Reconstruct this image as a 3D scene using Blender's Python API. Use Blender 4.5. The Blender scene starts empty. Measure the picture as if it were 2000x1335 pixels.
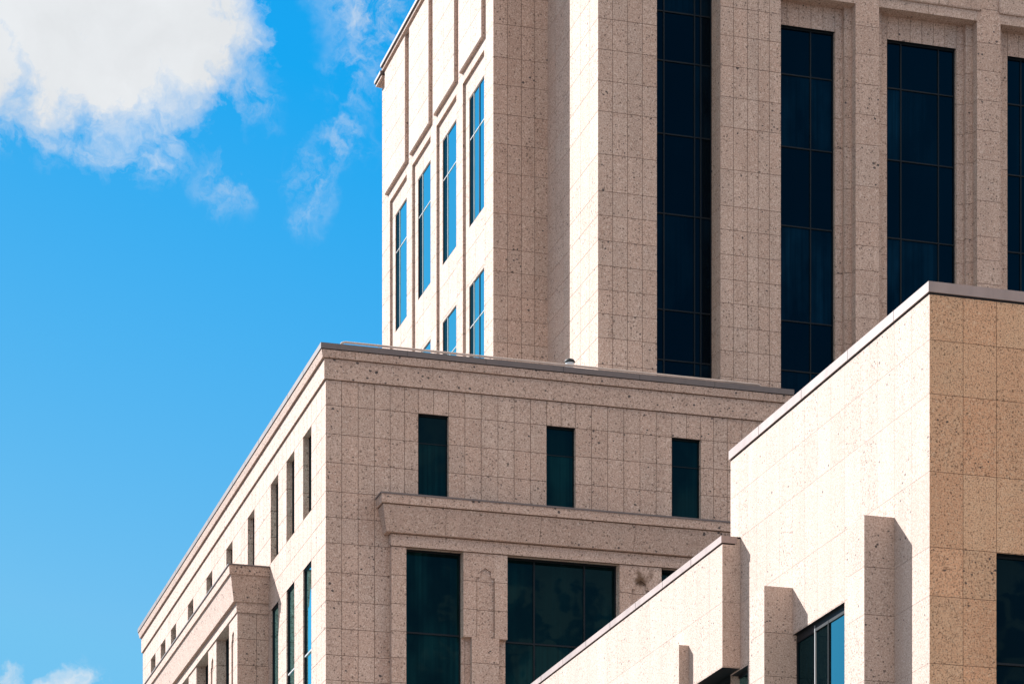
import bpy, math, random
from math import radians, sin, cos, pi
from mathutils import Vector

# ------------------------------------------------------------------ camera
S = bpy.context.scene
C = S.collection
cam = bpy.data.cameras.new('camera'); co = bpy.data.objects.new('camera', cam); C.objects.link(co)
cam.sensor_width = 36; cam.lens = 100.22; cam.shift_y = 0.9779
cam.clip_start = 0.5; cam.clip_end = 20000
co.location = (0, 0, 1.6); co.rotation_euler = (radians(90), 0, radians(-16.256))
S.camera = co

# ------------------------------------------------------------------ exposure
S.view_settings.view_transform = 'Standard'; S.view_settings.look = 'None'
S.view_settings.gamma = 1.0
EXPO = 2.0
S.view_settings.exposure = EXPO

# ------------------------------------------------------------------ sun
SUN_EL = math.atan2(1.2, math.hypot(1.0, 1.32)); SUN_AZ = math.atan2(-1.0, 1.32)   # from +Y towards +X
sl = bpy.data.lights.new('sun', 'SUN'); sl.energy = 3.15; sl.angle = radians(0.5); sl.color = (1.0, 0.99, 0.98)
so = bpy.data.objects.new('sun', sl); C.objects.link(so)
so.rotation_euler = Vector((1.0, -1.32, -1.2)).to_track_quat('-Z', 'Y').to_euler()

# ------------------------------------------------------------------ node helpers
class NT:
    def __init__(s, tree): s.t = tree; s.n = tree.nodes; s.l = tree.links
    def node(s, typ, ins=None, **kw):
        n = s.n.new(typ)
        for k, v in kw.items(): setattr(n, k, v)
        for k, v in (ins or {}).items(): s.put(n.inputs[k], v)
        return n
    def put(s, sock, v):
        if hasattr(v, 'links') and hasattr(v, 'is_output'): s.l.new(v, sock)
        else: sock.default_value = v
    def m(s, op, a, b=0.0, c=0.0, clamp=False):
        n = s.n.new('ShaderNodeMath'); n.operation = op; n.use_clamp = clamp
        s.put(n.inputs[0], a); s.put(n.inputs[1], b); s.put(n.inputs[2], c)
        return n.outputs[0]
    def vm(s, op, a, b=(0, 0, 0), sc=None):
        n = s.n.new('ShaderNodeVectorMath'); n.operation = op
        s.put(n.inputs[0], a)
        if op != 'SCALE' and op != 'LENGTH': s.put(n.inputs[1], b)
        if sc is not None: s.put(n.inputs['Scale'], sc)
        return n.outputs['Value'] if op in ('LENGTH', 'DOT_PRODUCT', 'DISTANCE') else n.outputs[0]
    def mr(s, v, a, b, c=0.0, d=1.0, smooth=False):
        n = s.n.new('ShaderNodeMapRange'); n.clamp = True
        if smooth: n.interpolation_type = 'SMOOTHSTEP'
        for i, x in enumerate((v, a, b, c, d)): s.put(n.inputs[i], x)
        return n.outputs[0]
    def mix(s, f, a, b, bt='MIX'):
        n = s.n.new('ShaderNodeMix'); n.data_type = 'RGBA'; n.blend_type = bt; n.clamp_factor = True
        s.put(n.inputs[0], f); s.put(n.inputs[6], a); s.put(n.inputs[7], b)
        return n.outputs[2]
    def noise(s, vec, scale, detail=2, rough=0.5, dist=0.0):
        n = s.n.new('ShaderNodeTexNoise'); s.put(n.inputs['Vector'], vec); s.put(n.inputs['Scale'], scale)
        n.inputs['Detail'].default_value = detail; n.inputs['Roughness'].default_value = rough
        n.inputs['Distortion'].default_value = dist
        return n
    def voro(s, vec, scale):
        n = s.n.new('ShaderNodeTexVoronoi'); s.put(n.inputs['Vector'], vec); s.put(n.inputs['Scale'], scale)
        return n

# ------------------------------------------------------------------ world: sky and clouds
W = bpy.data.worlds.new('World'); S.world = W; W.use_nodes = True
W.node_tree.nodes.clear(); w = NT(W.node_tree)
sky = w.node('ShaderNodeTexSky', sky_type='NISHITA', sun_disc=False)
sky.sun_elevation = SUN_EL; sky.sun_rotation = SUN_AZ; sky.altitude = 200
sky.air_density = 1.0; sky.dust_density = 0.0; sky.ozone_density = 10.0
SKYS = 0.12
TH = radians(16.256)
def pdir(x, y):            # viewing direction towards a spot of the sky, measured once from the camera's angles
    a = (x - 1000) / 5568.; c = (2623.4 - y) / 5568.
    return Vector((a * cos(TH) + sin(TH), -a * sin(TH) + cos(TH), c)).normalized()
gen = w.node('ShaderNodeTexCoord').outputs['Generated']
warp = w.noise(gen, 28, 5, 0.6)
off = w.vm('SCALE', w.vm('SUBTRACT', warp.outputs['Color'], (0.5, 0.5, 0.5)), sc=0.030)
warp2 = w.noise(gen, 130, 4, 0.62)
off2 = w.vm('SCALE', w.vm('SUBTRACT', warp2.outputs['Color'], (0.5, 0.5, 0.5)), sc=0.007)
v1 = w.vm('ADD', w.vm('ADD', gen, off), off2)
fine = w.noise(v1, 75, 7, 0.62, 0.4).outputs['Fac']
def blob(x, y, r, k=1.0, soft=0.0):
    d = w.vm('DISTANCE', v1, tuple(pdir(x, y)))
    return w.mr(d, r / 5568. * 1.0, r / 5568. * soft, 0.0, k, smooth=True)
blobs = [(170, -90, 360, 1.45, .5), (-80, -30, 290, 1.3, .45), (370, 5, 195, 1.3, .3), (20, 120, 170, .9, .2), (235, 170, 200, .95, .05), (100, 190, 130, .66, 0),
         (470, 140, 100, .48, 0), (150, 1400, 110, 1.25, .3), (30, 1372, 70, .8, 0), (250, 1405, 80, .8, 0), (225, 250, 150, .66, 0), (90, 230, 110, .45, 0)]
wisps = [(735, 0, 130, 1.25, .1), (600, 350, 75, .9, 0), (662, 285, 80, .85, 0), (690, 180, 80, .7, 0), (715, 110, 100, .8, 0), (440, 345, 100, .7, 0), (505, 185, 75, .7, 0), (610, 420, 60, .6, 0)]
dens = None
for b in blobs:
    o = blob(*b)
    dens = o if dens is None else w.m('MAXIMUM', dens, o)
wd = None
for b in wisps:
    o = blob(*b)
    wd = o if wd is None else w.m('MAXIMUM', wd, o)
# unseen broken cloud added as bright warm fill light (south and overhead), none behind the buildings or to the north-west
big = w.noise(w.vm('MULTIPLY', gen, (1, 1, 2.2)), 2.2, 8, 0.6, 0.3).outputs['Fac']
away = w.m('MULTIPLY', w.mr(w.vm('DISTANCE', gen, tuple(pdir(700, 650))), 0.30, 0.6), w.mr(w.vm('DISTANCE', gen, (-.30, .90, .30)), 0.40, 0.7))
low_south = w.mr(w.vm('DISTANCE', gen, (0.25, -0.88, 0.34)), 0.40, 0.62, 0.0, 1.0)
med = w.noise(w.vm('MULTIPLY', gen, (1, 1, 1.8)), 16, 6, 0.6, 0.3).outputs['Fac']
gz = w.node('ShaderNodeSeparateXYZ', {0: gen}).outputs[2]
bank = w.m('MULTIPLY', w.mr(med, .53, .57, 0, .34, smooth=True), w.m('MULTIPLY', w.mr(gz, .29, .255), w.mr(w.node('ShaderNodeSeparateXYZ', {0: gen}).outputs[1], -.5, -.8)))
gx = w.node('ShaderNodeSeparateXYZ', {0: gen}).outputs[0]
rest = w.m('MULTIPLY', w.m('MULTIPLY', w.m('MULTIPLY', w.mr(gx, -.85, -.30), 1.0), w.m('MULTIPLY', w.mr(big, 0.36, 0.50, smooth=True), away)), w.m('MAXIMUM', low_south, w.mr(big, 0.58, 0.66, 0, .5)))
f2 = w.m('ADD', dens, w.m('MULTIPLY', w.m('SUBTRACT', fine, 0.5), 1.9))
gate = w.mr(dens, 0.0, 0.25)
thread = w.noise(w.vm('MULTIPLY', v1, (1, 1, .6)), 70, 7, 0.64, 0.25).outputs['Fac']
wisp = w.m('MULTIPLY', w.m('MULTIPLY', wd, w.mr(thread, 0.42, 0.70, smooth=True)), 0.60)
near = w.m('MAXIMUM', w.m('MULTIPLY', w.mr(f2, 0.12, 1.15), gate), wisp)
rest = w.m('MAXIMUM', rest, bank)
cl = w.m('MAXIMUM', near, rest)
# deep polarised blue: lift the contrast of the sky's red channel, hold its blue
K = 1 / 2 ** EXPO / SKYS
sr = w.node('ShaderNodeSeparateColor', {0: sky.outputs[0]})
cr_ = w.m('MINIMUM', w.m('MAXIMUM', w.m('MULTIPLY_ADD', sr.outputs[0], .349 * K, -.300 * K), .010 * K), .17 * K)
cg_ = w.m('MINIMUM', w.m('MULTIPLY_ADD', sr.outputs[1], .1515 * K, .064 * K), .55 * K)
cb_ = w.m('MINIMUM', w.m('MULTIPLY', sr.outputs[2], .175 * K), .88 * K)
tint = w.node('ShaderNodeCombineColor', {0: cr_, 1: cg_, 2: cb_}).outputs[0]
CB = 0.84 / 2 ** EXPO / SKYS
shade = w.mr(w.noise(v1, 22, 5, 0.55).outputs['Fac'], 0.35, 0.65, 0.93, 1.04)
ccol = w.mix(w.m('GREATER_THAN', rest, near), w.vm('SCALE', (CB * 0.97, CB * 1.0, CB * 1.03), sc=shade), (CB * 3.0, CB * 2.52, CB * 2.12, 1))
bg = w.node('ShaderNodeBackground', {'Color': w.mix(cl, tint, ccol), 'Strength': SKYS})
w.l.new(bg.outputs[0], w.node('ShaderNodeOutputWorld').inputs[0])

# ------------------------------------------------------------------ materials
def newmat(name):
    m = bpy.data.materials.new(name); m.use_nodes = True; m.node_tree.nodes.clear()
    t = NT(m.node_tree); out = t.node('ShaderNodeOutputMaterial')
    return m, t, out
def stone(name, base, alt, pale, dark, sc=1.0, pit=1.0, stain=False):
    """Speckled shell-limestone cladding: warm grain, small pores, few large pits, a tone per slab."""
    m, t, out = newmat(name)
    P = t.node('ShaderNodeNewGeometry').outputs['Position']
    tone = t.node('ShaderNodeAttribute', attribute_name='tone').outputs['Fac']
    tone2 = t.m('FRACT', t.m('MULTIPLY', tone, 7.31))
    # shift pattern from slab to slab
    P2 = t.vm('ADD', P, t.vm('SCALE', (3.1, 5.7, 9.3), sc=tone))
    Pd = t.vm('ADD', P2, t.vm('SCALE', t.vm('SUBTRACT', t.noise(P2, 9 / sc, 2).outputs['Color'], (.5, .5, .5)), sc=0.06 * sc))
    col = t.mix(t.mr(tone2, 0.15, 1.0, 0, 0.85), base + (1,), alt + (1,))
    cloud = t.noise(P2, 1.3 / sc, 4, 0.6).outputs['Fac']
    col = t.mix(t.mr(cloud, 0.42, 0.72, 0, 0.55), col, alt + (1,))
    g1 = t.noise(Pd, 15 / sc, 3, 0.8).outputs['Fac']
    col = t.mix(t.mr(g1, 0.52, 0.62, 0, 0.85), col, pale + (1,))
    g2 = t.noise(Pd, 19 / sc, 3, 0.8).outputs['Fac']
    col = t.mix(t.mr(g2, 0.52, 0.60, 0, 0.9), col, dark + (1,))
    # small pores
    v = t.voro(Pd, 8 / sc)
    r = t.mr(t.node('ShaderNodeSeparateColor', {0: v.outputs['Color']}).outputs[0], 0.30, 1.0, 0.0, 0.34 * pit)
    pore = t.m('LESS_THAN', v.outputs['Distance'], r)
    # large pits, drifting in drifts
    v2 = t.voro(t.vm('MULTIPLY', Pd, (1, 1, 1.25)), 4.2 / sc)
    dr = t.mr(t.noise(P2, 0.9 / sc, 3).outputs['Fac'], 0.38, 0.62, 0.3, 1.15)
    r2 = t.m('MULTIPLY', t.mr(t.node('ShaderNodeSeparateColor', {0: v2.outputs['Color']}).outputs[1], 0.52, 1.0, 0.0, 0.25 * pit), dr)
    pitm = t.m('LESS_THAN', v2.outputs['Distance'], r2)
    col = t.mix(t.m('MULTIPLY', pore, 0.62), col, tuple(c * 0.35 for c in dark) + (1,))
    col = t.mix(t.m('MULTIPLY', pitm, 0.85), col, (0.035, 0.032, 0.036, 1))
    # slab tone
    k = t.mr(tone, 0, 1, 0.95, 1.04)
    col = t.vm('SCALE', col, sc=k)
    # faint rain streaks
    st = t.noise(t.vm('MULTIPLY', P, (2.2, 2.2, 0.16)), 1.0, 4, 0.6).outputs['Fac']
    col = t.vm('SCALE', col, sc=t.mr(st, 0.35, 0.7, 1.03, 0.93))
    if stain:
        for (sx, sz, rx, rz, a) in stain:
            d = t.vm('LENGTH', t.vm('MULTIPLY', t.vm('SUBTRACT', t.vm('ADD', P, t.vm('SCALE', t.vm('SUBTRACT', t.noise(P, 6, 3).outputs['Color'], (.5, .5, .5)), sc=0.35)), (sx, 103.7, sz)), (1 / rx, 0, 1 / rz)))
            col = t.mix(t.mr(d, 1.0, 0.1, 0, a, smooth=True), col, (0.10, 0.055, 0.03, 1))
    h = t.m('SUBTRACT', t.m('MULTIPLY', g1, 0.4), t.m('ADD', t.m('MULTIPLY', pore, 0.4), pitm))
    bump = t.node('ShaderNodeBump', {'Strength': 0.35, 'Distance': 0.012, 'Height': h})
    b = t.node('ShaderNodeBsdfPrincipled', {'Base Color': col, 'Roughness': 0.82, 'Normal': bump.outputs[0]})
    b.inputs['Specular IOR Level'].default_value = 0.25
    t.l.new(b.outputs[0], out.inputs[0])
    return m
def plain(name, col, rough=0.5, metal=0.0, var=0.08, scale=1.5, spec=0.5):
    m, t, out = newmat(name)
    P = t.node('ShaderNodeNewGeometry').outputs['Position']
    n = t.noise(P, scale, 5, 0.6).outputs['Fac']
    n2 = t.noise(t.vm('MULTIPLY', P, (3, 3, 0.4)), 2.0, 3, 0.6).outputs['Fac']
    c = t.vm('SCALE', col, sc=t.m('MULTIPLY', t.mr(n, .3, .7, 1 - var, 1 + var), t.mr(n2, .35, .7, 1 + var * .5, 1 - var)))
    b = t.node('ShaderNodeBsdfPrincipled', {'Base Color': c, 'Roughness': t.mr(n, .3, .7, rough * .9, min(1, rough * 1.1)), 'Metallic': metal})
    b.inputs['Specular IOR Level'].default_value = spec
    t.l.new(b.outputs[0], out.inputs[0])
    return m
def glass(name, tintc, lit, floor=.008, refl=1.0):
    """Coated facade glass seen from outside: dark body, faint blinds and ceilings behind, mirror grows with angle."""
    m, t, out = newmat(name)
    P = t.node('ShaderNodeNewGeometry').outputs['Position']
    tone = t.node('ShaderNodeAttribute', attribute_name='tone').outputs['Fac']
    fold = t.noise(t.vm('MULTIPLY', P, (9, 9, 0.12)), 1.0, 3, 0.6).outputs['Fac']
    area = t.noise(t.vm('MULTIPLY', P, (0.7, 0.7, 0.35)), 1.0, 3, 0.5).outputs['Fac']
    k = t.m('MULTIPLY', t.mr(fold, 0.35, 0.65, 0.35, 1.0), t.mr(area, 0.42, 0.62, 0.1, 1.0))
    k = t.m('MULTIPLY', k, t.mr(tone, 0.2, 1.0, 0.05, 1.0))
    col = t.mix(k, tintc + (1,), lit + (1,))
    d = t.node('ShaderNodeBsdfDiffuse', {'Color': col})
    wob = t.noise(t.vm('ADD', P, t.vm('SCALE', (7.7, 3.3, 5.1), sc=tone)), 0.55, 2, 0.5).outputs['Fac']
    bmp = t.node('ShaderNodeBump', {'Strength': 0.12, 'Distance': 0.05, 'Height': wob})
    g = t.node('ShaderNodeBsdfGlossy', {'Color': (0.40, 0.92, 1.0, 1), 'Roughness': 0.015, 'Normal': bmp.outputs[0]})
    lw = t.node('ShaderNodeLayerWeight', {'Blend': 0.5})
    f = t.m('ADD', floor, t.m('MULTIPLY', t.m('POWER', lw.outputs['Facing'], 3.0), 1.95 * refl), clamp=True)
    mx = t.node('ShaderNodeMixShader', {0: f, 1: d.outputs[0], 2: g.outputs[0]})
    t.l.new(mx.outputs[0], out.inputs[0])
    return m

M = {}
M['stone'] = stone('limestone_cladding', (.47, .345, .284), (.455, .312, .248), (.62, .495, .42), (.215, .145, .112), 1.0, 1.0,
                   stain=[(35.42, 30.88, .42, .36, .95), (35.30, 31.05, .16, .42, .7), (35.80, 31.1, .14, .30, .6)])
M['stone_plain'] = M['stone']
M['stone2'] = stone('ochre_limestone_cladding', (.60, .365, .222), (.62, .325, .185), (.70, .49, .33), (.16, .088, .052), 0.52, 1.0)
M['mortar'] = plain('joint_mortar', (.11, .07, .05), .9, var=.1, spec=.1)
M['metal'] = plain('parapet_sheet_metal', (.125, .10, .096), .6, 0.0, .06)
M['metal2'] = plain('brown_sheet_metal', (.31, .23, .205), .5, 0.0, .08)
M['gap'] = plain('shadow_gap', (.02, .02, .022), .8, spec=.1)
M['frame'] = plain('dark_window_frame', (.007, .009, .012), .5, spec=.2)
M['alu'] = plain('light_aluminium_mullion', (.42, .42, .42), .4)
M['rail'] = plain('painted_steel_rail', (.46, .37, .32), .5)
M['capm'] = plain('dark_vent_cap', (.025, .03, .032), .6, spec=.2)
M['ventw'] = plain('pale_vent_body', (.5, .52, .53), .5)
M['roof'] = plain('roof_gravel', (.33, .31, .29), .95, var=.2, scale=6)
M['g_tower'] = glass('blue_tinted_glass', (.0003, .0012, .004), (.0030, .019, .040))
M['g_green'] = glass('green_tinted_glass', (.0008, .004, .005), (.004, .026, .028), floor=.010)
M['g_side'] = glass('dark_side_glass', (.0005, .003, .005), (.002, .015, .022), floor=.01, refl=.10)
M['g_low'] = glass('dark_glass', (.0008, .003, .006), (.001, .006, .012), floor=.004)

# ------------------------------------------------------------------ mesh builder
class MB:
    def __init__(s): s.v = []; s.f = []; s.mi = []; s.t = []
    def poly(s, pts, mi=0, tone=0.5):
        b = len(s.v); s.v += [tuple(p) for p in pts]; s.f.append(tuple(range(b, b + len(pts)))); s.mi.append(mi); s.t.append(tone)
    def box(s, x0, x1, y0, y1, z0, z1, mi=0, tone=0.5, skip=''):
        if x0 > x1: x0, x1 = x1, x0
        if y0 > y1: y0, y1 = y1, y0
        F = {'w': [(x0, y1, z0), (x0, y0, z0), (x0, y0, z1), (x0, y1, z1)], 'e': [(x1, y0, z0), (x1, y1, z0), (x1, y1, z1), (x1, y0, z1)],
             's': [(x0, y0, z0), (x1, y0, z0), (x1, y0, z1), (x0, y0, z1)], 'n': [(x1, y1, z0), (x0, y1, z0), (x0, y1, z1), (x1, y1, z1)],
             'b': [(x0, y1, z0), (x1, y1, z0), (x1, y0, z0), (x0, y0, z0)], 't': [(x0, y0, z1), (x1, y0, z1), (x1, y1, z1), (x0, y1, z1)]}
        for k, p in F.items():
            if k not in skip: s.poly(p, mi, tone)
    def ring(s, ob, ot, inn, z0, z1, mi=0, tone=0.5):
        """closed band round a rectangle: ob / ot = outer x0,x1,y0,y1 at the bottom / top, inn = inner rectangle"""
        def c(r, z): return [(r[0], r[2], z), (r[1], r[2], z), (r[1], r[3], z), (r[0], r[3], z)]
        a, b, ci, di = c(ob, z0), c(ot, z1), c(inn, z0), c(inn, z1)
        for i in range(4):
            j = (i + 1) % 4
            s.poly([a[i], a[j], b[j], b[i]], mi, tone)
            s.poly([b[i], b[j], di[j], di[i]], mi, tone)
            s.poly([ci[j], ci[i], di[i], di[j]], mi, tone)
            s.poly([ci[i], ci[j], a[j], a[i]], mi, tone)
    def tube(s, pts, r, n=10, mi=0):
        pts = [Vector(p) for p in pts]; rings = []
        for i, p in enumerate(pts):
            d = (pts[min(i + 1, len(pts) - 1)] - pts[max(i - 1, 0)]).normalized()
            u = d.cross(Vector((0, 0, 1)))
            if u.length < 1e-3: u = Vector((1, 0, 0))
            u.normalize(); v = d.cross(u)
            rings.append([p + (u * cos(2 * pi * k / n) + v * sin(2 * pi * k / n)) * r for k in range(n)])
        for a, b in zip(rings, rings[1:]):
            for k in range(n): s.poly([a[k], a[(k + 1) % n], b[(k + 1) % n], b[k]], mi)
        s.poly(list(reversed(rings[0])), mi); s.poly(rings[-1], mi)
    def lathe(s, c, prof, n=24, mi=0):
        R = [[(c[0] + r * cos(2 * pi * k / n), c[1] + r * sin(2 * pi * k / n), c[2] + z) for k in range(n)] for r, z in prof]
        for a, b in zip(R, R[1:]):
            for k in range(n): s.poly([a[k], a[(k + 1) % n], b[(k + 1) % n], b[k]], mi)
    def build(s, name, mats, parent=None, smooth=False):
        org = Vector((0, 0, 0))
        q = parent
        while q is not None: org += q.location; q = q.parent
        if parent is None:
            org = Vector(min(s.v, key=lambda p: p[2]))
        me = bpy.data.meshes.new(name)
        me.from_pydata([tuple(Vector(p) - org) for p in s.v], [], s.f)
        for m in (mats if isinstance(mats, (list, tuple)) else [mats]): me.materials.append(m)
        me.polygons.foreach_set('material_index', s.mi)
        at = me.attributes.new('tone', 'FLOAT', 'CORNER')
        vals = []
        for p, t in zip(me.polygons, s.t): vals += [t] * p.loop_total
        at.data.foreach_set('value', vals)
        if smooth: me.polygons.foreach_set('use_smooth', [True] * len(me.polygons))
        me.update()
        o = bpy.data.objects.new(name, me); C.objects.link(o)
        if parent is None: o.location = org
        else: o.parent = parent
        return o
def empty(name, loc, label, cat):
    o = bpy.data.objects.new(name, None); C.objects.link(o); o.location = loc; o.empty_display_size = 1
    o['label'] = label; o['category'] = cat
    return o
def hsh(*a):
    return random.Random(repr(tuple(round(x, 2) if isinstance(x, float) else x for x in a))).random()
def facade(mb, axis, p, u0, u1, z0, z1, uj=(), zj=(), opens=(), g=.019, dep=.010, seed=0):
    """cladding of separate slabs: axis 'Y' = wall facing -Y (u runs along X), axis 'X' = wall facing -X (u runs along Y).
    mat 0 = stone, 1 = mortar"""
    uj = [u for u in uj if u0 + .01 < u < u1 - .01]; zj = [z for z in zj if z0 + .01 < z < z1 - .01]
    U = sorted(set([u0, u1] + uj + [u for o in opens for u in o[:2] if u0 < u < u1]))
    Z = sorted(set([z0, z1] + zj + [z for o in opens for z in o[2:4] if z0 < z < z1]))
    U = [u for i, u in enumerate(U) if i == 0 or u - U[i - 1] > 1e-4]; Z = [z for i, z in enumerate(Z) if i == 0 or z - Z[i - 1] > 1e-4]
    uj = set(uj); zj = set(zj)
    if axis == 'Y': P = lambda u, z, d: (u, p + d, z)
    else: P = lambda u, z, d: (p + d, u, z)
    def quad(a, b, c, d, mi, tone):
        pts = [a, b, c, d]
        if axis == 'X': pts.reverse()
        mb.poly(pts, mi, tone)
    h = g / 2
    for i in range(len(U) - 1):
        for j in range(len(Z) - 1):
            a, b, c, d = U[i], U[i + 1], Z[j], Z[j + 1]
            mu, mz = (a + b) / 2, (c + d) / 2
            if any(o[0] < mu < o[1] and o[2] < mz < o[3] for o in opens): continue
            tone = hsh(seed, sum(1 for x in uj if x < mu), sum(1 for x in zj if x < mz))
            A = a + (h if a in uj else 0); B = b - (h if b in uj else 0); Cc = c + (h if c in zj else 0); D = d - (h if d in zj else 0)
            quad(P(A, Cc, 0), P(B, Cc, 0), P(B, D, 0), P(A, D, 0), 0, tone)
            if a in uj: quad(P(A, Cc, dep), P(A, Cc, 0), P(A, D, 0), P(A, D, dep), 0, tone)
            if b in uj: quad(P(B, Cc, 0), P(B, Cc, dep), P(B, D, dep), P(B, D, 0), 0, tone)
            if c in zj: quad(P(A, Cc, dep), P(B, Cc, dep), P(B, Cc, 0), P(A, Cc, 0), 0, tone)
            if d in zj: quad(P(A, D, 0), P(B, D, 0), P(B, D, dep), P(A, D, dep), 0, tone)
            if a in uj or b in uj or c in zj or d in zj:
                quad(P(a, c, dep), P(b, c, dep), P(b, d, dep), P(a, d, dep), 1, .5)
def reveal(mb, axis, p, dep, o, zj, seed=0, soffit=True, sill=True, sm=0):
    """stone lining of an opening o=(u0,u1,z0,z1), from the wall face p back to p+dep"""
    u0, u1, z0, z1 = o
    if axis == 'Y':
        facade(mb, 'X', u1, p, p + dep, z0, z1, (), zj, seed=seed + 1)
        mb.poly([(u0, p, z0), (u0, p + dep, z0), (u0, p + dep, z1), (u0, p, z1)])
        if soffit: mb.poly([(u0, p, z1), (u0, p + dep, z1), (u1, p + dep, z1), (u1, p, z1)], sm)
        if sill: mb.poly([(u0, p, z0), (u1, p, z0), (u1, p + dep, z0), (u0, p + dep, z0)])
    else:
        facade(mb, 'Y', u1, p, p + dep, z0, z1, (), zj, seed=seed + 1)
        mb.poly([(p, u0, z0), (p, u0, z1), (p + dep, u0, z1), (p + dep, u0, z0)])
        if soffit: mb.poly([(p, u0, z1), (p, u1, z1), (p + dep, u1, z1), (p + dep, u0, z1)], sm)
        if sill: mb.poly([(p, u0, z0), (p + dep, u0, z0), (p + dep, u1, z0), (p, u1, z0)])
def window(parent, axis, p, o, mu=(), tz=(), gm='g_tower', fw=.05, pro=.05, mm='frame', mw=.03, spandrel=(), side=None, side_from=None, ft=None, dark=(), pf=None):
    """window = frame mesh with its pane mesh below it; p = plane of the glass, ft = height of the head rail"""
    ft = ft or fw
    u0, u1, z0, z1 = o
    f = MB()
    def bx(a, b, c, d, q0, q1, mi):
        if axis == 'Y': f.box(a, b, p - q0, p + q1, c, d, mi)
        else: f.box(p - q0, p + q1, a, b, c, d, mi)
    bx(u0, u0 + fw, z0, z1, pro, .03, 0); bx(u1 - fw, u1, z0, z1, pro, .03, 0)
    bx(u0 + fw, u1 - fw, z1 - ft, z1, pro, .03, 0); bx(u0 + fw, u1 - fw, z0, z0 + fw, pro, .03, 0)
    for i, u in enumerate(mu): bx(u - mw, u + mw, z0 + fw, z1 - fw, pro + .004, .03, 0 if i in dark else 1)
    for z in tz:
        us = [u0 + fw] + [x for u in mu for x in (u - mw, u + mw)] + [u1 - fw]
        for a, b in zip(us[::2], us[1::2]): bx(a, b, z - mw, z + mw, pro, .03, 1)
    fo = f.build('window', [M['frame'], M[mm]], parent)
    g = MB(); U = [u0 + fw] + list(mu) + [u1 - fw]; Z = [z0 + fw] + sorted(tz) + [z1 - fw]
    for i in range(len(U) - 1):
        for j in range(len(Z) - 1):
            t = hsh('pane', u0, z0, i, j, p)
            if any(a < (Z[j] + Z[j + 1]) / 2 < b for a, b in spandrel): t = 0.05 * t
            a, b, c, d = U[i], U[i + 1], Z[j], Z[j + 1]
            if axis == 'Y': g.poly([(a, p, c), (b, p, c), (b, p, d), (a, p, d)], 0, t)
            else: g.poly([(p, b, c), (p, a, c), (p, a, d), (p, b, d)], 1 if (side and i >= (len(U) - 2 if side_from is None else side_from)) else 0, t)
    g.build('pane', [M[gm], M[side]] if side else M[gm], fo)
    return fo
def rng(a, b, st):
    n = max(1, round((b - a) / st)); return [a + (b - a) * i / n for i in range(1, n)]
SM = [M['stone'], M['mortar'], M['frame']]
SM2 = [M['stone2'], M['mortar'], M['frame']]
M['stone3'] = stone('pale_limestone_cladding', (.48, .365, .305), (.47, .34, .278), (.62, .51, .44), (.24, .172, .138), 0.52, 1.0)
SM3 = [M['stone3'], M['mortar'], M['frame']]
GROUND = 0.0

# ------------------------------------------------------------------ ground
m, t, out = newmat('pale_paving')
P = t.node('ShaderNodeNewGeometry').outputs['Position']
br = t.node('ShaderNodeTexBrick', {'Vector': P, 'Color1': (.11, .10, .09, 1), 'Color2': (.095, .088, .08, 1), 'Mortar': (.16, .15, .14, 1), 'Scale': 1.0})
nz = t.noise(P, .15, 5, .6).outputs['Fac']
b = t.node('ShaderNodeBsdfPrincipled', {'Base Color': t.vm('SCALE', br.outputs['Color'], sc=t.mr(nz, .3, .7, .85, 1.12)), 'Roughness': .9})
t.l.new(b.outputs[0], out.inputs[0])
gmb = MB(); gmb.poly([(-4000, -4000, 0), (4000, -4000, 0), (4000, 6000, 0), (-4000, 6000, 0)])
gr = gmb.build('ground', m); gr['kind'] = 'structure'

# ================================================================== OFFICE BLOCK (middle, with roof railing)
XP, XE, YP, YN = 23.09, 41.50, 104.0, 147.82
PZ = [4.9, 5.95, 7.0, 8.05, 9.1, 10.15, 11.2, 12.25, 13.3, 14.35, 15.4, 16.45, 17.5, 18.5, 19.45, 20.5, 21.45, 22.45, 23.5, 24.4, 25.34, 26.37, 27.31, 28.30, 29.32, 30.39, 31.48, 32.44, 33.40, 34.48, 35.54, 36.61]
PU = [23.70, 24.33, 24.96, 25.56, 26.12, 26.65, 27.25, 27.83, 28.47, 29.11, 29.77, 30.41, 31.06, 31.70, 32.28, 32.85, 33.50, 34.15, 34.80, 35.46, 36.12, 36.76, 37.36, 37.94, 38.47, 39.04, 39.64, 40.28, 40.9]
block = empty('office_block', (32, 126, 0), 'tan stone office block in front of the tower, with slot windows and projecting ledges', 'office block')
wl = MB()
# south front
SO = [(26.65, 27.83), (31.70, 32.85), (36.76, 37.94)]
slots = [(a, b, 33.40 - .1, 36.60) for a, b in SO]
low = [(26.11, 28.33, 8, 31.47), (30.06, 34.53, 8, 31.47), (36.23, 38.45, 8, 31.47)]
facade(wl, 'Y', YP, XP, XE, 0, 37.56, PU, PZ, slots + low, seed=1)
for o in slots: reveal(wl, 'Y', YP, .24, o, PZ, 2, sm=2)
for o in low: reveal(wl, 'Y', YP, .22, o, PZ, 3, sill=False, sm=2)
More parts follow.
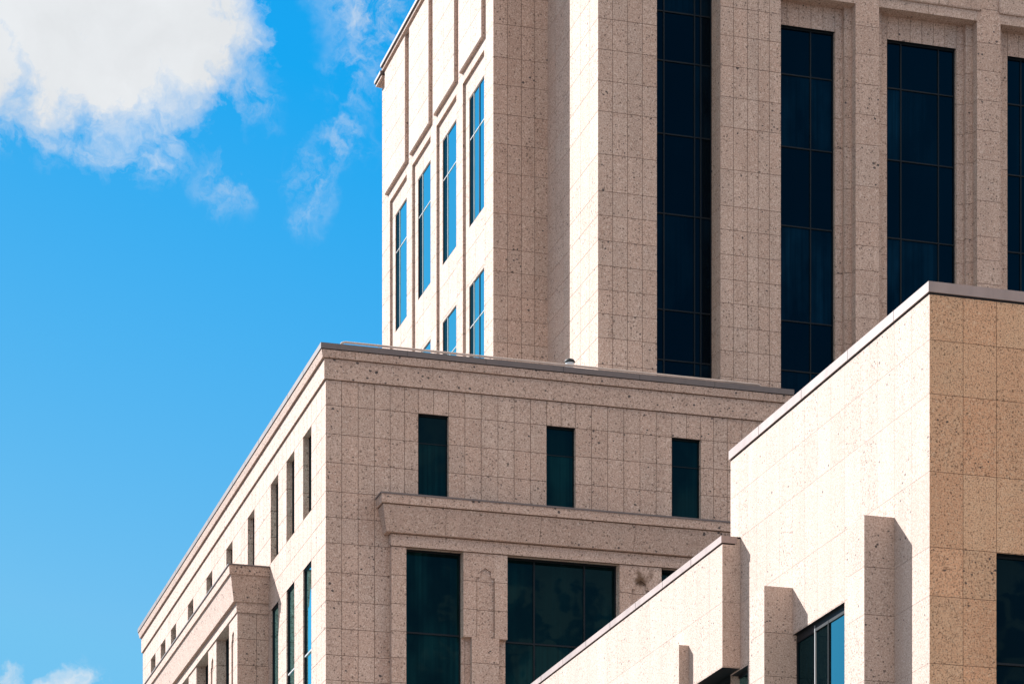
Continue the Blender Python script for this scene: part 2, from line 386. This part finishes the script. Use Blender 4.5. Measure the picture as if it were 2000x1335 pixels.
# west front
WY = [(106.52, 108.03), (109.66, 111.18), (112.80, 114.32), (117.75, 119.24), (122.70, 124.20), (127.63, 129.14), (132.62, 134.12), (137.48, 138.97), (140.62, 142.07), (143.72, 145.18)]
wop = [(a, b, 33.40, 36.61) for a, b in WY]
lop = [(a, b, 22.0, 31.48) for a, b in (WY[0], WY[1], (112.78, 114.22), WY[7], WY[8], WY[9])]
VW = [104.75, 105.6, 106.52, 107.28, 108.03, 108.85, 109.66, 110.42, 111.18, 112.0, 112.80, 113.55, 114.32] + rng(114.32, 147.82, .8)
facade(wl, 'X', XP, YP, YN, 0, 37.56, VW, PZ, wop + lop, seed=4)
for o in wop: reveal(wl, 'X', XP, .30, o, PZ, 5)
for o in lop: reveal(wl, 'X', XP, .12, o, PZ, 6, sm=2)
# plain back and east sides
wl.poly([(XE, YP, 0), (XE, YN, 0), (XE, YN, 37.56), (XE, YP, 37.56)]); wl.poly([(XE, YN, 0), (XP, YN, 0), (XP, YN, 37.56), (XE, YN, 37.56)])
wl.build('wall', SM, block)
# frieze and fascia bands
def R(x0, x1, y0, y1, q): return (x0 - q, x1 + q, y0 - q, y1 + q)
IN = (XP + .3, XE - .3, YP + .3, YN - .3)
k = MB(); k.ring(R(XP, XE, YP, YN, .07), R(XP, XE, YP, YN, .07), IN, 37.56, 38.33, 0, .35); k.build('frieze', SM, block)
k = MB(); k.ring(R(XP, XE, YP, YN, .15), R(XP, XE, YP, YN, .205), IN, 38.33, 38.60, 0, .5); k.build('fascia', SM, block)
k = MB()
k.ring(R(XP, XE, YP, YN, .18), R(XP, XE, YP, YN, .18), IN, 38.60, 38.63, 1)
k.ring(R(XP, XE, YP, YN, .235), R(XP, XE, YP, YN, .235), IN, 38.63, 38.84, 0)
for x in rng(XP, XE, 3.0): k.box(x, x + .012, YP - .238, YP - .2, 38.632, 38.838, 1)
for y in rng(YP, YN, 3.0): k.box(XP - .238, XP - .2, y, y + .015, 38.632, 38.838, 1)
k.build('coping', [M['metal'], M['gap']], block)
k = MB(); k.poly([(IN[0], IN[2], 38.4), (IN[1], IN[2], 38.4), (IN[1], IN[3], 38.4), (IN[0], IN[3], 38.4)]); k.build('roof', M['roof'], block)
# dark strip under each band, painting in the shade of its underside
k = MB()
for q, z in ((.075, 38.305), (.005, 37.535)): k.ring(R(XP, XE, YP, YN, q), R(XP, XE, YP, YN, q), IN, z, z + .024, 1)
k.build('underside_shade_strip', SM, block)
# slot windows
for a, b in SO: window(block, 'Y', YP + .2, (a, b, 33.30, 36.60), (), (35.55,), 'g_green', .035, .03, mw=.012)
for i, (a, b) in enumerate(WY): window(block, 'X', XP + .27, (a, b, 33.40, 36.61), (), (), 'g_green', .04, .04)
for o in lop: window(block, 'X', XP + .10, o, (), (28.14, 25.0), 'g_tower', .05, .05, mm='alu')
# --- south ledge with its piers
LX0, LX1 = 25.0, 39.57
lg = MB()
def lband(mb, q0, q1, dx0, dx1, z0, z1, mi=0, tone=.5):
    """band on the south wall: q0/q1 projection and dx0/dx1 end inset at bottom / top"""
    a = [(LX0 + dx0, YP - q0, z0), (LX1 - dx0, YP - q0, z0), (LX1 - dx1, YP - q1, z1), (LX0 + dx1, YP - q1, z1)]
    b = [(LX0 + dx0, YP - .002, z0), (LX1 - dx0, YP - .002, z0), (LX1 - dx1, YP - .002, z1), (LX0 + dx1, YP - .002, z1)]
    mb.poly(a, mi, tone); mb.poly([b[0], a[0], a[3], b[3]], mi, tone); mb.poly([a[1], b[1], b[2], a[2]], mi, tone)
    mb.poly([b[0], b[1], a[1], a[0]], mi, tone); mb.poly([a[3], a[2], b[2], b[3]], mi, tone)
lband(lg, .88, .90, .03, .01, 32.90, 33.22, 0, .5)
lband(lg, .52, .80, .30, .09, 31.93, 32.90, 0, .35)
lband(lg, .36, .36, .50, .50, 31.47, 31.93, 0, .6)
lband(lg, .93, .93, -.02, -.02, 33.22, 33.28, 2)
for x in (27.55, 31.25, 35.0): 
    lg.poly([(x, YP - .804, 32.89), (x, YP - .524, 31.94), (x + .012, YP - .524, 31.94), (x + .012, YP - .802, 32.89)], 1)
lband(lg, .806, .806, .085, .085, 32.872, 32.899, 1); lband(lg, .366, .366, .494, .494, 31.90, 31.929, 1)  # dark strips paint in the shade beneath the ledge bands
lg.box(LX0 + .53, LX1 - .53, YP - .303, YP - .28, 31.445, 31.469, 1)
lg.build('ledge', SM[:2] + [M['metal']], block)
def pier(x0, x1, shaft=None):
    p = MB(); y = YP - .30
    zb = 28.27 if shaft else 0
    if shaft:
        c = (x0 + x1) / 2; n0, n1 = c - .355, c + .355
        zj = [29.32, 30.39]
        facade(p, 'Y', y, x0, n0, zb, 31.468, (), zj, seed=9); facade(p, 'Y', y, n1, x1, zb, 31.468, (), zj, seed=10)
        st = [(n0, 30.54), (c - .215, 30.54), (c - .215, 30.77), (c, 30.90), (c + .215, 30.77), (c + .215, 30.54), (n1, 30.54)]
        pts = st + [(n1, 31.468), (n0, 31.468)]
        p.poly([(a, y, b) for a, b in pts], 0, .5)
        for (a, b), (a2, b2) in zip(st, st[1:]): p.poly([(a, y, b), (a, y + .09, b), (a2, y + .09, b2), (a2, y, b2)], 1 if abs(a-a2)>.01 else 0, .5)
        # recessed tablet
        facade(p, 'Y', y + .06, n0 + .010, n1 - .010, zb, 30.95, (), zj, seed=11)
        for xx in (n0, n1): p.box(xx - .010, xx + .010, y + .004, y + .062, zb, 30.54, 1)
        p.poly([(x0, y, zb), (x0, y + .5, zb), (x1, y + .5, zb), (x1, y, zb)])
        facade(p, 'X', x0, y, y + .299, zb, 31.468, (), zj, seed=12); p.poly([(x1, y, zb), (x1, y + .299, zb), (x1, y + .299, 31.468), (x1, y, 31.468)])
        facade(p, 'Y', y - .001, shaft[0], shaft[1], 0, zb, (), PZ, seed=13)
        facade(p, 'X', shaft[0], y - .001, YP - .001, 0, zb, (), PZ, seed=14); p.poly([(shaft[1], y - .001, 0), (shaft[1], YP, 0), (shaft[1], YP, zb), (shaft[1], y - .001, zb)])
    else:
        facade(p, 'Y', y, x0, x1, 0, 31.468, (), PZ, seed=15); facade(p, 'X', x0, y, YP - .001, 0, 31.468, (), PZ, seed=16)
        p.poly([(x1, y, 0), (x1, YP - .001, 0), (x1, YP - .001, 31.468), (x1, y, 31.468)])
    return p.build('pier', SM, block)
pier(25.54, 26.11); pier(28.33, 30.06, (28.66, 29.73)); pier(34.53, 36.23, (34.85, 35.91)); pier(38.45, 39.03)
window(block, 'Y', YP + .18, (26.11, 28.33, 8, 31.47), (), (28.38, 24.2, 20), 'g_green', .05, .05)
window(block, 'Y', YP + .18, (30.06, 34.53, 8, 31.47), (31.24, 33.25), (28.28, 24.2, 20), 'g_green', .05, .05)
window(block, 'Y', YP + .18, (36.23, 38.45, 8, 31.47), (), (28.38, 24.2, 20), 'g_green', .05, .05)
# --- west bay
BY0, BY1 = 114.80, 137.0
bay = MB()
def wb(x0b, x0t, y0b, y0t, z0, z1, mi=0, tone=.5):
    e = 251.8
    y1b, y1t = e - y0b, e - y0t
    a = [(x0b, y0b, z0), (XP - .002, y0b, z0), (XP - .002, y0t, z1), (x0t, y0t, z1)]
    b = [(x0b, y1b, z0), (XP - .002, y1b, z0), (XP - .002, y1t, z1), (x0t, y1t, z1)]
    bay.poly(a, mi, tone); bay.poly(b[::-1], mi, tone)
    bay.poly([b[0], a[0], a[3], b[3]], mi, tone); bay.poly([a[0], b[0], b[1], a[1]], mi, tone); bay.poly([a[3], a[2], b[2], b[3]], mi, tone)
wb(21.36, 21.36, 114.44, 114.44, 33.27, 33.32, 2)
wb(21.42, 21.40, 114.50, 114.48, 32.92, 33.27)
wb(21.63, 21.48, 114.70, 114.56, 31.86, 32.92, 0, .35)
wb(21.76, 21.76, 114.76, 114.76, 31.44, 31.86, 0, .6)
bay.build('ledge', SM[:2] + [M['metal']], block)
PYS = [(114.82, 116.65), (119.57, 121.50), (124.45, 126.42), (129.40, 131.35), (134.35, 137.0)]
for i, (a, b) in enumerate(PYS):
    p = MB(); X = 21.86; c = a + .95
    facade(p, 'X', X, a, b, 0, 31.438, (c - .36, c + .36), PZ, seed=20 + i)
    # keyhole niche: a thin facing with the stepped arch left out
    q = .055; zlo = 20.0; n0, n1 = c - .36, c + .36; xo = X - q
    st = [(n0, 30.54), (c - .22, 30.54), (c - .22, 30.77), (c, 30.90), (c + .22, 30.77), (c + .22, 30.54), (n1, 30.54)]
    for y0, y1 in ((a, n0), (n1, b)): facade(p, 'X', xo, y0, y1, zlo, 31.437, (), PZ, seed=20 + i)
    p.poly([(xo, y, z) for y, z in st + [(n1, 31.437), (n0, 31.437)]][::-1])
    for (y0, z0), (y1, z1) in zip(st, st[1:]): p.poly([(xo, y0, z0), (xo, y1, z1), (X, y1, z1), (X, y0, z0)])
    p.poly([(xo, n1, zlo), (X, n1, zlo), (X, n1, 30.54), (xo, n1, 30.54)]); p.poly([(xo, n0, zlo), (X, n0, zlo), (X, n0, 30.54), (xo, n0, 30.54)])
    p.poly([(xo, a, zlo), (X, a, zlo), (X, a, 31.437), (xo, a, 31.437)]); p.poly([(xo, b, zlo), (X, b, zlo), (X, b, 31.437), (xo, b, 31.437)])
    xe = XP - .002 if i == 0 else X + .50
    facade(p, 'Y', a, X, xe, 0, 31.438, (22.60,), PZ, seed=30 + i)
    p.poly([(X, b, 0), (X + .5, b, 0), (X + .5, b, 31.438), (X, b, 31.438)][::-1])
    p.build('pier', SM, block)
k = MB(); k.poly([(X, 116.65, 31.439), (XP, 116.65, 31.439), (XP, 134.35, 31.439), (X, 134.35, 31.439)]); k.build('soffit', SM, block)
for (a, b), (c, d) in zip(PYS, PYS[1:]):
    window(block, 'X', X + .42, (b, c, 12, 31.438), ((b + c) / 2,), (28.2, 24, 20, 16), 'g_tower', .06, .06)

# roof railing and vent
rl = empty('roof_railing', (32, 104.3, 38.84), 'pale painted tube railing along the roof edge of the middle block', 'railing')
k = MB(); k.tube([(23.72, 104.3, 38.86), (23.72, 104.3, 39.00), (23.78, 104.3, 39.07), (23.9, 104.3, 39.11), (40.45, 104.3, 39.08), (40.53, 104.3, 39.04)], .042); k.build('handrail', M['rail'], rl)
k = MB(); k.tube([(23.74, 104.3, 38.96), (40.45, 104.3, 38.95)], .014, 6); k.build('lower_bar', M['rail'], rl)
x = 25.2
while x < 40.6:
    k = MB(); k.tube([(x, 104.3, 38.841), (x, 104.3, 39.09)], .018, 8); k.build('post', M['rail'], rl); x += 2.18
vt = empty('roof_vent', (32.86, 104.75, 38.4), 'small mushroom vent with dark domed cap behind the roof railing', 'vent')
k = MB(); k.lathe((32.86, 104.75, 38.4), [(.13, 0), (.13, .80), (.17, .82), (.17, .94), (.0, .94)], 20); k.build('vent_body', M['ventw'], vt, True)
k = MB(); k.lathe((32.86, 104.75, 38.4), [(.0, .95), (.17, .95), (.205, .97), (.205, 1.0), (.17, 1.06), (.09, 1.10), (.0, 1.115)], 24); k.build('cap', M['capm'], vt, True)

# ================================================================== TOWER
TX, TC, TA, TB, TE, TN, TT = 33.0, 35.4, 116.0, 109.05, 62.2, 135.89, 63.43
TZ = [42.05 - 1.0 * i for i in range(40, 0, -1)] + [43.02, 43.98, 44.95, 45.96, 46.97, 47.94, 49.43, 51.15, 52.38, 53.64, 54.88, 56.04, 57.45, 58.7, 59.95, 61.2, 62.4]
TZ = [z for z in TZ if z > 2]; TZ.insert(len([z for z in TZ if z < 42.05]), 42.05)
TZ = sorted(set(TZ)); TZ = [z for z in TZ if not 40.5 < z < 41.5] + [40.98]; TZ.sort()
tw = empty('office_tower', (45, 122, 0), 'tall pale stone tower with dark vertical window strips rising behind the middle block', 'tower')
wl = MB()
BAYS = [(117.42, 120.91), (121.98, 125.45), (126.50, 129.93), (130.97, 134.33)]
XR_ = TX + .11
HB = 56.95
facade(wl, 'X', TX, TA, TN, 0, TT, rng(TA, TN, 1.15), TZ, [(a, b, -1, HB) for a, b in BAYS], seed=40)
wins = []
for a, b in BAYS:
    mid = a + (b - a) * .42
    o = [(a + .06, b - .68, 50.38, 56.02), (a + .06, b - .68, 42.6, 47.80), (a + .06, b - .68, 33, 40)]
    facade(wl, 'X', XR_, a, b, 0, HB, ((a + b) / 2,), TZ, o, seed=41)
    reveal(wl, 'X', TX, .11, (a, b, 0, HB), TZ, 42, sill=False)
    for q in o: reveal(wl, 'X', XR_, .05, q, TZ, 43)
    wins.append(o)
# faces turned to the street
AU = [33.63, 34.24, 34.83]
facade(wl, 'Y', TA, TX, TC, 0, TT, AU, TZ, seed=44)
facade(wl, 'X', TC, TB, TA, 0, TT, rng(TB, TA, 1.16), TZ, seed=45)
facade(wl, 'Y', TB, TC, 37.90, 0, TT, [36.02, 36.65, 37.28], TZ, seed=46)
facade(wl, 'Y', TB, 40.64, 43.27, 0, TT, [41.21, 41.81, 42.28, 42.77], TZ, seed=47)
facade(wl, 'X', 40.64, TB, 110.16, 0, TT, (109.6,), TZ, seed=48)
wl.poly([(37.90, TB, 0), (37.90, 110.16, 0), (37.90, 110.16, TT), (37.90, TB, TT)])
# window bays between the piers on the street side
OPS = [(43.27, 46.58, 42.9), (47.63, 52.07, None), (53.14, 57.56, None)]
F2, F1, GY = 109.50, 109.72, 109.93
SF = 56.92
glz = []
for i, (a, b, _) in enumerate(OPS):
    wl.poly([(a, TB, 0), (a, F1, 0), (a, F1, SF), (a, TB, SF)])
    gl, gr_ = (a + .0 if i == 0 else a + .65), b - .64
    if i:
        facade(wl, 'Y', F2, a, a + .30, 0, SF, (), TZ, seed=50)
        wl.poly([(a + .30, F2, 0), (a + .30, F1, 0), (a + .30, F1, SF), (a + .30, F2, SF)])
    facade(wl, 'X', b, TB, F2, 0, SF, (), TZ, seed=51)
    facade(wl, 'Y', F2, b - .31, b, 0, SF, (), TZ, seed=52)
    facade(wl, 'X', b - .31, F2, F1, 0, SF, (), TZ, seed=53)
    h0, h1 = (a + .30 if i else a), b - .31
    facade(wl, 'Y', F1, h0, h1, 0, SF, rng(gl, gr_, .55) + [gl, gr_], TZ[:-8] + [z for z in TZ[-8:] if z < 56], [(gl, gr_, -1, 55.96)], seed=54)
    reveal(wl, 'Y', F1, GY - F1, (gl, gr_, 0, 55.96), TZ, 55, sill=False, sm=2)
    wl.poly([(a, TB, SF), (a, F1, SF), (b, F1, SF), (b, TB, SF)])
    facade(wl, 'Y', TB, a, b, SF, TT, rng(a, b, 2.2), (57.34,), seed=56)
    glz.append((gl, gr_))
for a, b in ((46.58, 47.63), (52.07, 53.14), (57.56, 62.2)):
    facade(wl, 'Y', TB, a, b, 0, TT, rng(a, b, 1.1) if b - a > 2 else (), TZ, seed=57)
# back, far side and top
wl.poly([(TE, TB, 0), (TE, TN, 0), (TE, TN, TT), (TE, TB, TT)]); wl.poly([(TE, TN, 0), (TX, TN, 0), (TX, TN, TT), (TE, TN, TT)])
wl.build('wall', SM, tw)
# raised panels
def rpanel(axis, p, u0, u1, z0, z1, q, ch=.05, uj=()):
    k = MB()
    facade(k, axis, p - q, u0 + ch, u1 - ch, z0 + ch, z1 - ch, uj, [z for z in TZ if z > z0 + .4], seed=60)
    Pq = (lambda u, z, d: (u, p - d, z)) if axis == 'Y' else (lambda u, z, d: (p - d, u, z))
    I = [(u0 + ch, z0 + ch), (u1 - ch, z0 + ch), (u1 - ch, z1 - ch), (u0 + ch, z1 - ch)]; O = [(u0, z0), (u1, z0), (u1, z1), (u0, z1)]
    for i in range(4):
        j = (i + 1) % 4
        k.poly([Pq(*O[i], .002), Pq(*O[j], .002), Pq(*O[j], q * .75), Pq(*O[i], q * .75)])
        k.poly([Pq(*O[i], q * .75), Pq(*O[j], q * .75), Pq(*I[j], q), Pq(*I[i], q)])
    return k.build('raised_panel', SM, tw)
for a in (117.32, 121.80, 126.28, 130.72): rpanel('X', TX, a, a + (3.68 if a < 130 else 4.1), 57.42, TT - .02, .15, uj=(a + 1.8,))
rpanel('Y', TB, 42.1, 46.75, 57.33, TT - .02, .09, uj=(43.6, 45.1)); rpanel('Y', TB, 47.55, 52.24, 57.33, TT - .02, .09, uj=(49.1, 50.7)); rpanel('Y', TB, 53.06, 57.75, 57.33, TT - .02, .09, uj=(54.6, 56.2))
# windows: strip one, the street bays, the sunny side
LV = [18, 21, 25, 28, 32, 35, 38.9, 41.8, 43.85, 47.77, 51.03, 54.02]
SP = [(54.02, 56.2), (47.77, 51.03), (41.8, 43.85), (35, 38.9)]
window(tw, 'Y', 110.14, (37.90, 40.64, 8, TT), (38.57, 39.90, 40.17), LV + [56.03], 'g_tower', .04, .05, mw=.025, spandrel=SP)
for i, (a, b) in enumerate(glz):
    mu = (44.92,) if i == 0 else (a + .70, b - .74)
    window(tw, 'Y', GY, (a, b, 8, 55.96), mu, LV, 'g_tower', .05, .05, mw=.025, spandrel=SP)
for i, o in enumerate(wins):
    for q in o:
        L = q[1] - q[0]
        mu = (q[0] + L * .43, q[0] + L * .75) if i == 0 else (q[0] + L * .71,)
        window(tw, 'X', XR_ + .045, q, mu, (q[3] - 1.82,), 'g_tower', .05, .025, mm='alu', mw=.018, side='g_side', dark=(0,) if i == 0 else ())
# cornice
k = MB(); IN = (TC + .3, TE - .3, TA + .3, TN - .3)
def cr(q0, q1, z0, z1, mi=0, tone=.5):
    # outline of the plan: a stepped corner at the street side
    def pl(q, z): return [(TX - q, 134.97, z), (TX - q, TA - q, z), (TC - q, TA - q, z), (TC - q, TB - q, z), (TE + q, TB - q, z), (TE + q, 134.97, z)]
    a, b = pl(q0, z0), pl(q1, z1); i0, i1 = pl(-.2, z0), pl(-.2, z1)
    for i in range(6):
        j = (i + 1) % 6
        k.poly([a[i], a[j], b[j], b[i]], mi, tone); k.poly([i0[i], i0[j], a[j], a[i]][::-1], mi, tone); k.poly([b[i], b[j], i1[j], i1[i]], mi, tone)
cr(.11, .13, 63.43, 63.50); cr(.24, .26, 63.50, 63.60); cr(.22, .22, 63.60, 63.65, 2); cr(.33, .33, 63.65, 63.80, 1)
k.build('cornice', [M['stone'], M['metal'], M['gap']], tw)
k = MB(); YE, D = 134.95, .28
# the corner block of the cornice sits one step lower
for q, a, b, mi in ((.13, 63.43, 63.50, 0), (.26, 63.50, 63.60, 0), (.22, 63.60, 63.65, 2), (.33, 63.65, 63.80, 1)):
    k.box(TX - q, TX + .4, YE, TN + q, a - D, b - D, mi)
k.build('cornice_corner', [M['stone'], M['metal'], M['gap']], tw)
k = MB(); k.poly([(TX, TA, 63.5), (TC, TA, 63.5), (TC, TB, 63.5), (TE, TB, 63.5), (TE, TN, 63.5), (TX, TN, 63.5)]); k.build('roof', M['roof'], tw)

# ================================================================== CORNER BUILDING (right, nearest)
XR, YR, YT, ZR = 22.88, 50.0, 60.74, 21.62
RZ = [1.5, 2.9, 4.2, 5.1, 6.6, 7.6, 9.0, 10.3, 11.2, 12.65, 13.6, 14.59, 15.88, 16.81, 18.25, 19.73, 20.76]
RU = [22.88 + .70 * i for i in range(1, 24)]
RV = [50.82, 51.64, 52.48, 53.30, 54.14, 54.86, 55.6, 56.3, 56.98, 57.75, 58.5, 59.1, 59.64, 60.2]
cb = empty('corner_building', (30, 62, 0), 'nearest stone building at lower right', 'building')
cb['label'] = 'nearest stone building at lower right, with square pilasters and an ochre shaded end wall'
wl = MB()
EW = 38.0
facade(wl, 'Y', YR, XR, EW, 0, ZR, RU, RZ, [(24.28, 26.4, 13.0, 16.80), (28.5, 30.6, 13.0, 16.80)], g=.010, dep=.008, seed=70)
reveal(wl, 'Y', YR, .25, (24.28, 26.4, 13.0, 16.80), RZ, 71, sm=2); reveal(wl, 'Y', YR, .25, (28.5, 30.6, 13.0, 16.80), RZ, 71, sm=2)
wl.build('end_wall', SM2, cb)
wl = MB()
RO = [(54.14, 56.98, 8, 16.79), (59.64, 63.2, 8, 16.76)]
facade(wl, 'X', XR, YR, YT, 0, ZR, RV, RZ, [RO[0], (59.64, YT + 1, 8, 16.76)], g=.006, dep=.006, seed=72)
facade(wl, 'X', XR, YT, 90, 0, 16.76, rng(YT, 90, .8), RZ, [(59, 63.2, 8, 17)], g=.006, dep=.006, seed=73)
wl.box(XR + .002, EW, 89.998, 90.0, 0, 19.6)
for o in RO: reveal(wl, 'X', XR, .32 if o[0] > 58 else .15, o, RZ, 74, sm=2)
wl.poly([(EW, YR, 0), (EW, 90, 0), (EW, 90, ZR), (EW, YR, ZR)]); wl.poly([(EW, YT, 16), (XR, YT, 16), (XR, YT, ZR), (EW, YT, ZR)])
wl.build('wall', SM3, cb)
# overhanging lower volume
k = MB(); BX = 22.45; BY = 60.12
facade(k, 'X', BX, BY, 90, 16.79, 19.55, rng(BY, 90, .82), RZ, g=.006, dep=.006, seed=75)
facade(k, 'Y', BY, BX, XR - .002, 16.79, 19.70, (), RZ, g=.006, dep=.006, seed=76)
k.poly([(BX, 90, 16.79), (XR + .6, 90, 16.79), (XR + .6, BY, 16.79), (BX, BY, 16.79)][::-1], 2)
k.poly([(BX, 90, 19.7), (BX, BY, 19.7), (30, BY, 19.7), (30, 90, 19.7)][::-1])
k.build('overhang', SM3, cb)
def pil(y0, y1, xo, xw, zt, s):
    k = MB()
    facade(k, 'X', xo, y0, y1, 0, zt, (), RZ, g=.006, dep=.006, seed=s); facade(k, 'Y', y0, xo, xw - .001, 0, zt, (), RZ, g=.010, dep=.008, seed=s + 1)
    k.poly([(xw, y1, 0), (xo, y1, 0), (xo, y1, zt), (xw, y1, zt)]); k.poly([(xo, y0, zt), (xw, y0, zt), (xw, y1, zt), (xo, y1, zt)])
    k.build('pilaster', SM3, cb)
pil(51.64, 52.46, 22.24, XR, 17.82, 80); pil(56.98, 57.80, 22.23, XR, 17.80, 82); pil(62.35, 63.2, 22.21, BX, 17.80, 84)
pil(67.7, 68.5, 22.21, BX, 17.80, 86); pil(73.0, 73.8, 22.21, BX, 17.80, 88)
# copings
k = MB(); IN = (XR + .4, EW - .4, YR + .4, YT - .2)
k.ring((XR - .0, EW, YR - .0, YT), (XR, EW, YR, YT), IN, ZR + .0005, 21.66, 1)
k.ring((XR - .035, EW + .03, YR - .035, YT + .03), (XR - .035, EW + .03, YR - .035, YT + .03), IN, 21.66, 21.86, 0)
for y in (51.6, 53.9, 56.4, 58.9): k.box(XR - .038, XR - .01, y, y + .008, 21.662, 21.858, 1)
for x in (24.9, 25.05, 27.3, 29.8): k.box(x, x + .008, YR - .038, YR - .01, 21.662, 21.858, 1)
k.build('coping', [M['metal2'], M['gap']], cb)
k = MB()
k.box(BX + .002, BX + .3, BY, 90, 19.55, 19.58, 1)
k.box(BX - .03, BX + .35, BY - .012, 90, 19.58, 19.735, 0)
k.box(BX + .35, XR - .002, BY - .012, BY + .3, 19.705, 19.735, 1)
for y in rng(BY, 90, 2.05): k.box(BX - .033, BX, y, y + .01, 19.582, 19.733, 1)
k.build('coping', [M['metal2'], M['gap']], cb)
k = MB(); k.poly([(XR, YR, 21.5), (EW, YR, 21.5), (EW, YT, 21.5), (XR, YT, 21.5)]); k.build('roof', M['roof'], cb)
window(cb, 'X', XR + .12, (54.14, 56.98, 8, 16.79), (55.22, 55.95), (12.5,), 'g_tower', .04, .03, ft=.17, mm='alu', mw=.014, side='g_side', side_from=1, dark=(0,))  # dark side panes paint in the pilaster's reflection, deep head rail the dark soffit
window(cb, 'X', XR + .22, (59.64, 63.2, 8, 16.76), (60.9,), (12.5,), 'g_tower', .05, .03, mm='alu', mw=.014, side='g_side')
window(cb, 'Y', YR + .2, (24.28, 26.4, 13.0, 16.80), (25.35,), (14.72,), 'g_low', .05, .04, mw=.02)
window(cb, 'Y', YR + .2, (28.5, 30.6, 13.0, 16.80), (29.5,), (14.72,), 'g_low', .05, .04, mw=.02)
